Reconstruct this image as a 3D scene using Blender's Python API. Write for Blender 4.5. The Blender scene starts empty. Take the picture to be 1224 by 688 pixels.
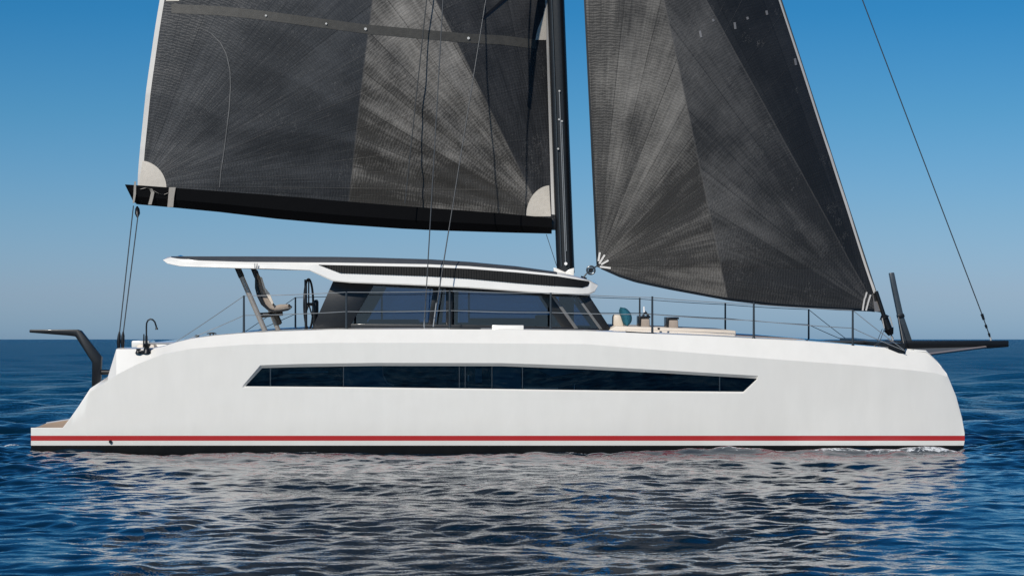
import bpy, bmesh, math, random
import numpy as np
from mathutils import Vector, noise
random.seed(4); rng = np.random.default_rng(11)
SC = bpy.context.scene
COL = SC.collection

# ------------------------------------------------------------------ camera
D, F, EYE = 45.0, 2610.0, 2.33          # metres to the near topside, focal length in photo pixels, eye height
cam = bpy.data.cameras.new('camera'); camo = bpy.data.objects.new('camera', cam); COL.objects.link(camo)
camo.location = (0, -D, EYE); camo.rotation_euler = (math.radians(90), 0, 0)
cam.sensor_width = 36; cam.lens = 36 * F / 1224
cam.shift_y = 61 / 1224
cam.clip_start = .5; cam.clip_end = 40000
SC.camera = camo

# ------------------------------------------------------------------ sky, sun, exposure
SUN_EL, SUN_AZ = math.radians(35), math.radians(205)   # azimuth clockwise from +Y
w = bpy.data.worlds.new('World'); SC.world = w; w.use_nodes = True
nt = w.node_tree; nt.nodes.clear()
out = nt.nodes.new('ShaderNodeOutputWorld'); bg = nt.nodes.new('ShaderNodeBackground')
sky = nt.nodes.new('ShaderNodeTexSky'); sky.sky_type = 'NISHITA'; sky.sun_disc = False
sky.sun_elevation = SUN_EL; sky.sun_rotation = SUN_AZ
sky.altitude = 0; sky.air_density = 1.0; sky.dust_density = 0.6; sky.ozone_density = 3.0
bg.inputs['Strength'].default_value = .12
# clear, deep-blue air: the colour of the sky by height above the horizon
tc = nt.nodes.new('ShaderNodeTexCoord'); sx = nt.nodes.new('ShaderNodeSeparateXYZ')
ramp = nt.nodes.new('ShaderNodeValToRGB'); mul = nt.nodes.new('ShaderNodeMix')
mul.data_type = 'RGBA'; mul.blend_type = 'MULTIPLY'; mul.inputs[0].default_value = 1
nt.links.new(tc.outputs['Generated'], sx.inputs[0]); nt.links.new(sx.outputs['Z'], ramp.inputs[0])
nt.links.new(sky.outputs[0], mul.inputs[6]); nt.links.new(ramp.outputs[0], mul.inputs[7])
nt.links.new(mul.outputs[2], bg.inputs[0]); nt.links.new(bg.outputs[0], out.inputs[0])
def set_ramp(r, stops):
    e = r.elements
    while len(e) > 1: e.remove(e[-1])
    e[0].position = stops[0][0]; e[0].color = (*stops[0][1], 1)
    for p, c in stops[1:]:
        n = e.new(p); n.color = (*c, 1)
set_ramp(ramp.color_ramp, [(p, (r / 1.6, g / 1.6, b_ / 1.6)) for p, r, g, b_ in (
    (0, .585, .90, 1.55), (.004, .585, .90, 1.53), (.021, .60, .81, 1.31), (.055, .47, .74, 1.12), (.101, .28, .665, .985),
    (.147, .13, .575, .92), (.25, .09, .50, .88), (.5, .14, .5, .86), (1, .42, .6, .78))])
sun = bpy.data.lights.new('sun', 'SUN'); suno = bpy.data.objects.new('sun', sun); COL.objects.link(suno)
sun.energy = 4.1; sun.angle = math.radians(.5); sun.color = (1, .945, .86)
sd = Vector((math.sin(SUN_AZ) * math.cos(SUN_EL), math.cos(SUN_AZ) * math.cos(SUN_EL), math.sin(SUN_EL)))
suno.rotation_euler = sd.to_track_quat('Z', 'Y').to_euler(); suno.location = sd * 60
vs = SC.view_settings
SC.display_settings.display_device = 'sRGB'
vs.view_transform = 'Standard'; vs.look = 'None'; vs.exposure = 0; vs.gamma = 1; vs.use_curve_mapping = False
SC.cycles.use_denoising = True
SC.cycles.sample_clamp_indirect = 2.5; SC.cycles.max_bounces = 8; SC.cycles.transparent_max_bounces = 12
SC.cycles.caustics_reflective = False; SC.cycles.caustics_refractive = False

# ------------------------------------------------------------------ helpers
HEEL, CL = .017, 4.2                     # the boat leans a little towards the camera; its centre plane is 4.2 m behind the near topside
def at(px, py, Y):
    d = D + Y
    return Vector(((px - 612) * d / F, Y, EYE + (405 - py) * d / F))
def lerp(a, b, t): return a + (b - a) * t
def curve(pts):
    xs = [p[0] for p in pts]; ys = [p[1] for p in pts]
    return lambda x: float(np.interp(x, xs, ys))
def mirror(v): y = 2 * CL - v[1]; return Vector((v[0], y, v[2] + HEEL * (y - v[1])))
XF = None
def world_loc(o):
    p = Vector((0, 0, 0))
    while o is not None: p = p + o.location; o = o.parent
    return p
def tag(o, label=None, cat=None, group=None, kind=None):
    if label: o['label'] = label
    if cat: o['category'] = cat
    if group: o['group'] = group
    if kind: o['kind'] = kind
    return o
def build(name, V, Fc, mats, parent=None, fm=None, sharp=30, uv=None, recalc=True, smooth=True):
    V = [Vector(v) for v in V]
    if XF: V = [XF(v) for v in V]
    if not isinstance(mats, (list, tuple)): mats = [mats]
    mn = Vector([min(v[i] for v in V) for i in range(3)]); mx = Vector([max(v[i] for v in V) for i in range(3)])
    o0 = Vector(((mn.x + mx.x) / 2, (mn.y + mx.y) / 2, mn.z))
    me = bpy.data.meshes.new(name)
    me.from_pydata([tuple(v - o0) for v in V], [], [tuple(f) for f in Fc])
    for m in mats: me.materials.append(m)
    if fm: me.polygons.foreach_set('material_index', fm)
    if uv is not None:
        l = me.uv_layers.new(name='cloth')
        for lp in me.loops: l.data[lp.index].uv = uv[lp.vertex_index]
    bm = bmesh.new(); bm.from_mesh(me)
    if recalc: bmesh.ops.recalc_face_normals(bm, faces=bm.faces)
    for f in bm.faces: f.smooth = smooth
    lim = math.radians(sharp)
    for e in bm.edges:
        if len(e.link_faces) == 2 and e.calc_face_angle(0) > lim: e.smooth = False
    bm.to_mesh(me); bm.free()
    o = bpy.data.objects.new(name, me); COL.objects.link(o)
    o.location = o0
    if parent is not None:
        o.parent = parent; o.location = o0 - world_loc(parent)
    return o
def bevelled(V, Fc, w, seg=2, ang=25):
    bm = bmesh.new()
    vs_ = [bm.verts.new(v) for v in V]
    for f in Fc: bm.faces.new([vs_[i] for i in f])
    bmesh.ops.recalc_face_normals(bm, faces=bm.faces)
    es = [e for e in bm.edges if len(e.link_faces) == 2 and e.calc_face_angle(0) > math.radians(ang)]
    bmesh.ops.bevel(bm, geom=es, offset=w, segments=seg, affect='EDGES', profile=.5, clamp_overlap=True)
    bm.verts.index_update()
    V2 = [v.co.copy() for v in bm.verts]; F2 = [[v.index for v in f.verts] for f in bm.faces]
    bm.free(); return V2, F2
def prism_vf(front, back):
    n = len(front)
    return list(front) + list(back), [list(range(n)), list(range(2 * n - 1, n - 1, -1))] + [[i, (i + 1) % n, n + (i + 1) % n, n + i] for i in range(n)]
def slab(name, poly, Y, t, mat, parent, bev=.01, heel=True):
    """polygon read off the side view, standing in the plane y = Y, t metres thick"""
    fr = [at(px, py, Y) for px, py in poly]
    bk = [v + Vector((0, t, HEEL * t if heel else 0)) for v in fr]
    V, Fc = prism_vf(fr, bk)
    if bev: V, Fc = bevelled(V, Fc, bev)
    return build(name, V, Fc, mat, parent, sharp=40)
def box_vf(c, s, rz=0, ry=0):
    V = []
    for x in (-1, 1):
        for y in (-1, 1):
            for z in (-1, 1):
                v = Vector((x * s[0] / 2, y * s[1] / 2, z * s[2] / 2))
                if ry: v = Vector((v.x * math.cos(ry) + v.z * math.sin(ry), v.y, -v.x * math.sin(ry) + v.z * math.cos(ry)))
                if rz: v = Vector((v.x * math.cos(rz) - v.y * math.sin(rz), v.x * math.sin(rz) + v.y * math.cos(rz), v.z))
                V.append(v + Vector(c))
    return V, [[0, 1, 3, 2], [4, 6, 7, 5], [0, 4, 5, 1], [2, 3, 7, 6], [0, 2, 6, 4], [1, 5, 7, 3]]
def box(name, c, s, mat, parent, bev=.01, rz=0, ry=0, seg=2):
    V, Fc = box_vf(c, s, rz, ry)
    if bev: V, Fc = bevelled(V, Fc, bev, seg)
    return build(name, V, Fc, mat, parent, sharp=40)
def tube_vf(pts, r, n=10, sy=1.0):
    pts = [Vector(p) for p in pts]
    rs = r if isinstance(r, (list, tuple)) else [r] * len(pts)
    V, Fc = [], []
    for i, p in enumerate(pts):
        t = (pts[min(i + 1, len(pts) - 1)] - pts[max(i - 1, 0)]).normalized()
        a = t.cross(Vector((0, 1, 0)));
        if a.length < .05: a = t.cross(Vector((1, 0, 0)))
        a.normalize(); b = t.cross(a).normalized()
        for k in range(n):
            q = 2 * math.pi * k / n
            V.append(p + (a * math.cos(q) + b * math.sin(q) * sy) * rs[i])
    for i in range(len(pts) - 1):
        for k in range(n):
            Fc.append([i * n + k, i * n + (k + 1) % n, (i + 1) * n + (k + 1) % n, (i + 1) * n + k])
    Fc.append(list(range(n))[::-1]); Fc.append([(len(pts) - 1) * n + k for k in range(n)])
    return V, Fc
def tube(name, pts, r, mat, parent, n=10, sy=1.0):
    V, Fc = tube_vf(pts, r, n, sy)
    return build(name, V, Fc, mat, parent, sharp=60)
def join(*vfs):
    V, Fc = [], []
    for v, f in vfs:
        b = len(V); V += list(v); Fc += [[i + b for i in q] for q in f]
    return V, Fc
def sagged(a, b, sag, n=12):
    return [a.lerp(b, i / n) - Vector((0, 0, sag * 4 * (i / n) * (1 - i / n))) for i in range(n + 1)]

# ------------------------------------------------------------------ materials
def newmat(name):
    m = bpy.data.materials.new(name); m.use_nodes = True
    n = m.node_tree; b = n.nodes['Principled BSDF']
    return m, n, b
def N(nt, t, **kw):
    n = nt.nodes.new(t)
    for k, v in kw.items(): setattr(n, k, v)
    return n
def math_(nt, op, a, b=None, c=None, clamp=False):
    n = nt.nodes.new('ShaderNodeMath'); n.operation = op; n.use_clamp = clamp
    for i, v in enumerate((a, b, c)):
        if v is None: continue
        if isinstance(v, (int, float)): n.inputs[i].default_value = v
        else: nt.links.new(v, n.inputs[i])
    return n.outputs[0]
def mixc(nt, f, a, b, blend='MIX'):
    n = nt.nodes.new('ShaderNodeMix'); n.data_type = 'RGBA'; n.blend_type = blend
    for i, v in ((0, f), (6, a), (7, b)):
        if isinstance(v, (int, float)): n.inputs[i].default_value = v
        elif isinstance(v, tuple): n.inputs[i].default_value = (*v, 1)
        else: nt.links.new(v, n.inputs[i])
    return n.outputs[2]
def noise_(nt, vec, scale, detail=3, rough=.55, dim='3D', w=None, dist=0):
    n = nt.nodes.new('ShaderNodeTexNoise'); n.noise_dimensions = dim
    n.inputs['Scale'].default_value = scale; n.inputs['Detail'].default_value = detail
    n.inputs['Roughness'].default_value = rough; n.inputs['Distortion'].default_value = dist
    if vec is not None and dim != '1D': nt.links.new(vec, n.inputs['Vector'])
    if w is not None: nt.links.new(w, n.inputs['W'])
    return n.outputs['Fac']
def combine(nt, x, y, z=0.0):
    n = nt.nodes.new('ShaderNodeCombineXYZ')
    for i, v in enumerate((x, y, z)):
        if isinstance(v, (int, float)): n.inputs[i].default_value = v
        else: nt.links.new(v, n.inputs[i])
    return n.outputs[0]
def plain(name, col, rough=.4, var=.06, scale=6, metal=0, coat=0, bump=0, bscale=80, spec=.5):
    m, n, b = newmat(name)
    t = N(n, 'ShaderNodeTexCoord').outputs['Object']
    f = noise_(n, t, scale, 5)
    lo = tuple(c * (1 - var * 1.6) for c in col); hi = tuple(min(1, c * (1 + var)) for c in col)
    n.links.new(mixc(n, f, lo, hi), b.inputs['Base Color'])
    rr = math_(n, 'MULTIPLY_ADD', noise_(n, t, scale * 3, 4), rough * .5, rough * .75)
    n.links.new(rr, b.inputs['Roughness'])
    b.inputs['Metallic'].default_value = metal; b.inputs['Coat Weight'].default_value = coat
    b.inputs['Coat Roughness'].default_value = .05; b.inputs['Specular IOR Level'].default_value = spec
    if bump:
        bp = N(n, 'ShaderNodeBump'); bp.inputs['Strength'].default_value = bump; bp.inputs['Distance'].default_value = .01
        n.links.new(noise_(n, t, bscale, 4), bp.inputs['Height']); n.links.new(bp.outputs[0], b.inputs['Normal'])
    return m
def gelcoat():
    m, n, b = newmat('white_gelcoat')
    t = N(n, 'ShaderNodeTexCoord').outputs['Object']
    mp = N(n, 'ShaderNodeMapping'); mp.inputs['Scale'].default_value = (1, 1, .25); n.links.new(t, mp.inputs[0])
    streak = noise_(n, mp.outputs[0], 3.2, 6, .6)
    cloud = noise_(n, t, .9, 4)
    c = mixc(n, streak, (.70, .683, .638), (.815, .795, .748))
    c = mixc(n, math_(n, 'MULTIPLY', cloud, .35), c, (.74, .725, .70))
    n.links.new(c, b.inputs['Base Color'])
    b.inputs['Roughness'].default_value = .25; b.inputs['Coat Weight'].default_value = 1.0; b.inputs['Coat Roughness'].default_value = .06
    bp = N(n, 'ShaderNodeBump'); bp.inputs['Strength'].default_value = .3; bp.inputs['Distance'].default_value = .03
    n.links.new(noise_(n, t, 1.4, 2), bp.inputs['Height']); n.links.new(bp.outputs[0], b.inputs['Normal'])
    return m
M = {}
M['white'] = gelcoat()
M['red'] = plain('red_stripe', (.42, .026, .026), .35, .05, coat=.4)
M['antifoul'] = plain('antifouling_black', (.005, .006, .007), .5, .3, 3, bump=.2, bscale=30, spec=.25)
M['carbon'] = plain('carbon_black', (.006, .007, .009), .38, .2, 8, coat=.1, spec=.35)
M['carbon_grey'] = plain('carbon_satin_grey', (.035, .045, .055), .35, .2, 8, coat=.2)
M['boom'] = plain('boom_black', (.0025, .0025, .003), .6, .2, 8, coat=0, spec=.12)
M['roofdark'] = plain('solar_panel_dark', (.045, .05, .058), .35, .1, 4, coat=.3)
M['louver'] = plain('louver_black', (.006, .0065, .007), .6, .2, 9, spec=.2)
M['rope'] = plain('rope_dark', (.03, .035, .04), .7, .3, 40, bump=.4, bscale=200)
M['ropelight'] = plain('rope_pale', (.30, .28, .25), .7, .2, 40, bump=.4, bscale=200)
M['wire'] = plain('stainless_wire', (.22, .24, .26), .5, .1, 20, metal=.2)
M['wiredark'] = plain('dark_rod_rigging', (.035, .04, .045), .4, .1, 20)
M['steel'] = plain('stainless_steel', (.50, .49, .47), .4, .1, 20, metal=.3)
M['alu'] = plain('grey_aluminium', (.34, .31, .28), .35, .12, 10, metal=.5)
M['stanchion'] = plain('stanchion_dark', (.05, .06, .07), .3, .1, 10, metal=.4)
M['trim'] = plain('grey_window_trim', (.15, .15, .15), .4, .1, 10, metal=.3)
M['teak'] = plain('teak_deck', (.42, .30, .20), .6, .15, 18, bump=.2)
M['cream'] = plain('cream_vinyl', (.62, .55, .47), .55, .06, 5, bump=.15, bscale=20)
M['taupe'] = plain('taupe_cushion', (.30, .25, .21), .7, .1, 9, bump=.25, bscale=25)
M['teal'] = plain('teal_fabric', (.006, .10, .15), .8, .25, 14, bump=.35, bscale=40)
M['whitecloth'] = plain('white_sail_patch', (.62, .57, .50), .7, .12, 12, bump=.3, bscale=60)
M['tape'] = plain('white_edge_tape', (.62, .60, .57), .6, .06, 12)
M['inner'] = plain('saloon_interior', (.05, .04, .035), .7, .2, 3)
M['lamp'] = plain('lamp_lens', (.8, .8, .8), .2, .02)
def tinted(name, tint, refl=.3):
    m, n, b = newmat(name); n.nodes.remove(b)
    o = n.nodes['Material Output']
    tr = N(n, 'ShaderNodeBsdfTransparent'); tr.inputs[0].default_value = (*tint, 1)
    gl = N(n, 'ShaderNodeBsdfGlossy'); gl.inputs['Roughness'].default_value = .02; gl.inputs[0].default_value = (.9, .95, 1, 1)
    fr = N(n, 'ShaderNodeFresnel'); fr.inputs[0].default_value = 1.5
    t = N(n, 'ShaderNodeTexCoord').outputs['Object']
    f = math_(n, 'MULTIPLY_ADD', noise_(n, t, .7, 2), refl * .3, math_(n, 'ADD', fr.outputs[0], refl * .25))
    mx = N(n, 'ShaderNodeMixShader'); n.links.new(f, mx.inputs[0])
    n.links.new(tr.outputs[0], mx.inputs[1]); n.links.new(gl.outputs[0], mx.inputs[2])
    n.links.new(mx.outputs[0], o.inputs[0]); return m
M['pane'] = tinted('tinted_cabin_glass', (.36, .50, .62), .06)
def hullglass():
    m, n, b = newmat('dark_hull_glass')
    t = N(n, 'ShaderNodeTexCoord').outputs['Object']
    n.links.new(mixc(n, noise_(n, t, .8, 3), (.003, .006, .009), (.008, .018, .026)), b.inputs['Base Color'])
    b.inputs['Roughness'].default_value = .03; b.inputs['IOR'].default_value = 1.7
    return m
M['hullglass'] = hullglass()
M['hullpane'] = tinted('dark_hull_pane', (.55, .60, .64), .02)
M['cabin_shade'] = plain('cabin_shade_black', (.004, .006, .008), .7, .6, 1.2)
M['navy'] = plain('navy_upholstery', (.03, .10, .16), .7, .3, 2)
M['brace'] = plain('brace_pale', (.34, .28, .26), .5, .2, 30)

# sail cloth: load-path fibres fanning out of the corners, in gore panels of slightly varied tone; tones between seams paint in sun and shade
def sailcloth(name, corners, seams, dark, light, seed=0.0):
    """corners: list of (x,z); seams: list of (p0,p1) dividing the cloth; cloth left of seam i belongs to corner i"""
    m, n, b = newmat(name)
    uv = N(n, 'ShaderNodeUVMap', uv_map='cloth').outputs[0]
    s = N(n, 'ShaderNodeSeparateXYZ'); n.links.new(uv, s.inputs[0]); X, Z = s.outputs[0], s.outputs[1]
    def radial(c, sd, tones):
        dx = math_(n, 'SUBTRACT', X, c[0]); dz = math_(n, 'SUBTRACT', Z, c[1])
        ang = math_(n, 'ARCTAN2', dz, dx)
        r = math_(n, 'SQRT', math_(n, 'ADD', math_(n, 'MULTIPLY', dx, dx), math_(n, 'MULTIPLY', dz, dz)))
        fib = noise_(n, combine(n, math_(n, 'MULTIPLY', ang, 46.0), math_(n, 'MULTIPLY', r, .25), sd), 1.0, 6, .7)
        fine = noise_(n, combine(n, math_(n, 'MULTIPLY', ang, 150.0), math_(n, 'MULTIPLY', r, .5), sd + 3), 1.0, 3, .7)
        gore = N(n, 'ShaderNodeTexWhiteNoise', noise_dimensions='1D')
        n.links.new(math_(n, 'FLOOR', math_(n, 'MULTIPLY_ADD', ang, 7.5, sd)), gore.inputs['W'])
        cross = N(n, 'ShaderNodeTexWave'); cross.inputs['Scale'].default_value = 5.0
        cross.inputs['Distortion'].default_value = 6; cross.inputs['Detail'].default_value = 3; cross.inputs['Detail Scale'].default_value = 3
        n.links.new(combine(n, math_(n, 'MULTIPLY', r, 1.0), math_(n, 'MULTIPLY', ang, 2.0), sd), cross.inputs['Vector'])
        thin = math_(n, 'MULTIPLY', math_(n, 'GREATER_THAN', fine, .66), math_(n, 'MULTIPLY', fib, .9))
        broad = noise_(n, combine(n, math_(n, 'MULTIPLY', ang, 2.2), math_(n, 'MULTIPLY', r, .35), sd + 9), 1.0, 3, .6)
        patchy = noise_(n, combine(n, math_(n, 'MULTIPLY', ang, 14.0), math_(n, 'MULTIPLY', r, 1.1), sd + 5), 1.0, 4, .65)
        v = math_(n, 'MULTIPLY_ADD', fib, .70, math_(n, 'MULTIPLY_ADD', gore.outputs['Value'], tones, -.95 - tones * .5))
        v = math_(n, 'ADD', v, math_(n, 'MULTIPLY_ADD', broad, 1.9, -.48)); v = math_(n, 'ADD', v, math_(n, 'MULTIPLY', patchy, .55))
        v = math_(n, 'ADD', v, math_(n, 'MULTIPLY', thin, .25))
        v = math_(n, 'ADD', v, math_(n, 'MULTIPLY', math_(n, 'SUBTRACT', cross.outputs['Fac'], .5), .17))
        edge = math_(n, 'ABSOLUTE', math_(n, 'SUBTRACT', math_(n, 'FRACT', math_(n, 'MULTIPLY_ADD', ang, 7.5, sd)), .5))
        v = math_(n, 'SUBTRACT', v, math_(n, 'MULTIPLY', math_(n, 'GREATER_THAN', edge, .485), .22))
        return v
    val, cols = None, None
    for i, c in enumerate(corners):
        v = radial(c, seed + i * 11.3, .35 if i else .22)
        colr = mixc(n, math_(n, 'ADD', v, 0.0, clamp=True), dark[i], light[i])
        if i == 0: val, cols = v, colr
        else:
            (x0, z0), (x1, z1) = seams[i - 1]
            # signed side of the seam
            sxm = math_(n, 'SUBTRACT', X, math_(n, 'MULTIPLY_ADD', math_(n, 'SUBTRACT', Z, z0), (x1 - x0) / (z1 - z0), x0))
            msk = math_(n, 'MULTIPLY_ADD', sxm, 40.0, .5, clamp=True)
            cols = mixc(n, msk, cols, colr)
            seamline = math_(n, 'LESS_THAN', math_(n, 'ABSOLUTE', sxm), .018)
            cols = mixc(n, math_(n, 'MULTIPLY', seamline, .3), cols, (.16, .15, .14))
    blot = noise_(n, combine(n, X, Z, seed), .55, 5, .6)
    cols = mixc(n, math_(n, 'MULTIPLY', blot, .5), cols, (.028, .029, .031))
    # pale scuffs and chafe lines
    sc = noise_(n, combine(n, math_(n, 'MULTIPLY_ADD', X, 3.0, math_(n, 'MULTIPLY', Z, -1.4)), math_(n, 'MULTIPLY_ADD', Z, 1.2, math_(n, 'MULTIPLY', X, .8)), seed + 4), 2.2, 5, .7, dist=.6)
    line = math_(n, 'LESS_THAN', math_(n, 'ABSOLUTE', math_(n, 'SUBTRACT', sc, .5)), .0035)
    gate = math_(n, 'GREATER_THAN', noise_(n, combine(n, X, Z, seed + 20), 1.3, 3), .60)
    cols = mixc(n, math_(n, 'MULTIPLY', math_(n, 'MULTIPLY', line, gate), .45), cols, (.30, .29, .28))
    speck = math_(n, 'GREATER_THAN', noise_(n, combine(n, X, Z, seed + 31), 16, 2), .775)
    cols = mixc(n, math_(n, 'MULTIPLY', speck, .5), cols, (.35, .34, .33))
    weave = noise_(n, combine(n, math_(n, 'MULTIPLY', X, 14.0), math_(n, 'MULTIPLY', Z, 45.0), 0), 1.0, 3, .8)
    cols = mixc(n, .45, cols, mixc(n, weave, (.2, .2, .2), (1, 1, 1)), 'MULTIPLY')
    n.links.new(cols, b.inputs['Base Color'])
    b.inputs['Roughness'].default_value = .5; b.inputs['Specular IOR Level'].default_value = .35
    bp = N(n, 'ShaderNodeBump'); bp.inputs['Strength'].default_value = .7; bp.inputs['Distance'].default_value = .035
    h = math_(n, 'ADD', math_(n, 'MULTIPLY', val, .6), math_(n, 'MULTIPLY', blot, 1.5))
    n.links.new(h, bp.inputs['Height']); n.links.new(bp.outputs[0], b.inputs['Normal'])
    return m

# ------------------------------------------------------------------ the sea
def axis(lo, hi, step, far, g):
    mid = list(np.arange(lo, hi + 1e-6, step)); a, s = [], step; v = lo
    while v > -far: s *= g; v -= s; a.append(v)
    b, s = [], step; v = hi
    while v < far: s *= g; v += s; b.append(v)
    return np.array(a[::-1] + mid + b)
wx = axis(-13, 13, .065, 9000, 1.032)
wy = np.concatenate([axis(-27, 1.5, .05, 60, 1.05)])
wy = wy[(wy > -70) & (wy <= 1.5)]
s, v, ex = .05, wy[-1], []
while v < 16000: s *= 1.012; v += s; ex.append(v)
wy = np.concatenate([wy, ex])
GX, GY = np.meshgrid(wx, wy)
sxp = np.gradient(wx); syp = np.gradient(wy)
SP = np.maximum(sxp[None, :], syp[:, None])
HZ = np.zeros_like(GX); DX = np.zeros_like(GX); DY = np.zeros_like(GX)
sm = lambda t: np.clip(t, 0, 1) ** 2 * (3 - 2 * np.clip(t, 0, 1))
lee = sm((GX + 11) / 6) * sm((11.5 - GX) / 2.5) * sm((3 - GY) / 2)
for i in range(170):
    lam = .20 * (5.5 / .20) ** (rng.random() ** 1.15)
    th = math.radians(rng.normal(-78, 66 if lam < 1.1 else 42))
    k = 2 * math.pi / lam
    slope = .0165 * (1.45 if lam < .9 else .95)
    a = slope / k
    ph = rng.random() * 6.283
    arg = k * (GX * math.cos(th) + GY * math.sin(th)) + ph
    fade = np.clip((lam / SP - 2.5) / 3, 0, 1)
    fade *= a * ((1 - .50 * lee) if lam < .8 else (1 - .68 * lee))
    HZ += fade * np.sin(arg)
    c = np.cos(arg) * fade * .9
    DX += c * math.cos(th); DY += c * math.sin(th)
for i in range(46):
    lam = 3.0 * (26 / 3.0) ** rng.random()
    th = math.radians(rng.normal(-80, 38)); k = 2 * math.pi / lam
    a = .013 / k; arg = k * (GX * math.cos(th) + GY * math.sin(th)) + rng.random() * 6.283
    fade = np.clip((lam / SP - 2.5) / 3, 0, 1) * a * (.10 + .90 * np.clip((GY - 4) / 60, 0, 1))
    HZ += fade * np.sin(arg); c = np.cos(arg) * fade
    DX += c * math.cos(th); DY += c * math.sin(th)
# gusts: patches of rougher and calmer water
patch = np.zeros_like(GX)
for i in range(9):
    kx, ky = rng.normal(0, .22), rng.normal(0, .55)
    patch += np.sin(kx * GX + ky * GY + rng.random() * 6.28) / 3
amp = 1.5 + .35 * np.clip(patch, -1, 1)
# calmer in the lee right beside the hull, small bow wave riding along the topside
HZ *= amp; DX *= amp; DY *= amp
bowz = np.exp(-((GY - (-.12 - .05 * (9.2 - GX))) / .30) ** 2) * np.clip((9.6 - GX) / .8, 0, 1) * np.clip((GX + 2) / 8, 0, 1)
bowz = bowz * (.75 + .5 * np.sin(GX * 2.3 + 1) * np.sin(GX * .9)) * (np.abs(GX) < 12)
HZ += .12 * bowz
sternz = np.exp(-(((GX + 11.0) / .9) ** 2 + ((GY - 1.6) / .5) ** 2)); HZ += .07 * sternz
foam = np.clip(bowz * 1.7 * np.clip((GX - 1) / 5, 0, 1), 0, 1) + 2.0 * np.exp(-(((GX + 11.0) / .6) ** 2 + ((GY - 1.5) / .7) ** 2))
foam += 1.05 * np.exp(-((GY + .02) / .13) ** 2) * (GX > -10) * (GX < 9.4) * (.6 + .4 * np.sin(GX * 1.7) * np.sin(GX * .63 + 1))
ny, nx = GX.shape
co = np.stack([GX - DX, GY - DY, HZ], -1).reshape(-1, 3)
idx = np.arange(nx * ny).reshape(ny, nx)
quads = np.stack([idx[:-1, :-1], idx[:-1, 1:], idx[1:, 1:], idx[1:, :-1]], -1).reshape(-1, 4)
me = bpy.data.meshes.new('water'); me.vertices.add(len(co)); me.vertices.foreach_set('co', co.ravel())
me.loops.add(quads.size); me.loops.foreach_set('vertex_index', quads.ravel().astype(np.int32))
me.polygons.add(len(quads)); me.polygons.foreach_set('loop_start', np.arange(0, quads.size, 4, dtype=np.int32))
me.polygons.foreach_set('use_smooth', np.ones(len(quads), dtype=bool))
me.update(calc_edges=True)
fa = me.attributes.new('foam', 'FLOAT', 'POINT'); fa.data.foreach_set('value', foam.ravel().astype(np.float32))
water = bpy.data.objects.new('water', me); COL.objects.link(water); tag(water, 'dark blue rippled sea reaching to the horizon', None, None, 'structure')
m, n, b = newmat('sea_water')
geo = N(n, 'ShaderNodeNewGeometry').outputs['Position']
mp = N(n, 'ShaderNodeMapping'); mp.inputs['Scale'].default_value = (.8, 1.0, 1.0); n.links.new(geo, mp.inputs[0])
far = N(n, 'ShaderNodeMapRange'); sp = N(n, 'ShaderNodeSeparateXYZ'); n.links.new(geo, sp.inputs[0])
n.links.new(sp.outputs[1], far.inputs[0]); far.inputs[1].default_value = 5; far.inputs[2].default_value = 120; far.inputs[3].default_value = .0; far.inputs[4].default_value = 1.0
h1 = noise_(n, mp.outputs[0], 5.5, 3, .6)
h2 = noise_(n, mp.outputs[0], 1.8, 4, .65)
h3 = noise_(n, mp.outputs[0], .12, 4, .6)
h = math_(n, 'ADD', math_(n, 'MULTIPLY', h1, .011), math_(n, 'MULTIPLY', far.outputs[0], math_(n, 'ADD', math_(n, 'MULTIPLY', h2, 1.0), math_(n, 'MULTIPLY', h3, 3.0))))
bp = N(n, 'ShaderNodeBump'); bp.inputs['Distance'].default_value = 1.0; bp.inputs['Strength'].default_value = 1.0
n.links.new(h, bp.inputs['Height']); n.links.new(bp.outputs[0], b.inputs['Normal'])
fo = N(n, 'ShaderNodeAttribute', attribute_name='foam').outputs['Fac']
fn = noise_(n, geo, 9.0, 6, .75)
fmask = math_(n, 'MULTIPLY', math_(n, 'MULTIPLY_ADD', math_(n, 'ADD', fn, math_(n, 'MULTIPLY', fo, .28)), 9.0, -6.6, clamp=True), math_(n, 'MULTIPLY', fo, 2.0, clamp=True))
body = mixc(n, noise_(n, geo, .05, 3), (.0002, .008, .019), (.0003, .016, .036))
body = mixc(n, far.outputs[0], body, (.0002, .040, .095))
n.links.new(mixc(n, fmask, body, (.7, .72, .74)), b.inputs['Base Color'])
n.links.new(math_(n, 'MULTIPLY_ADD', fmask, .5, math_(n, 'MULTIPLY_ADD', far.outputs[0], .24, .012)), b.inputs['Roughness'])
b.inputs['IOR'].default_value = 1.34
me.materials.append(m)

# ------------------------------------------------------------------ the catamaran
cat = bpy.data.objects.new('catamaran', None); COL.objects.link(cat); cat.location = (0, CL, 0); cat.empty_display_size = 2
tag(cat, 'large white sailing catamaran with red waterline stripe and dark grey sails, afloat on blue sea', 'sailing catamaran')

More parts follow.
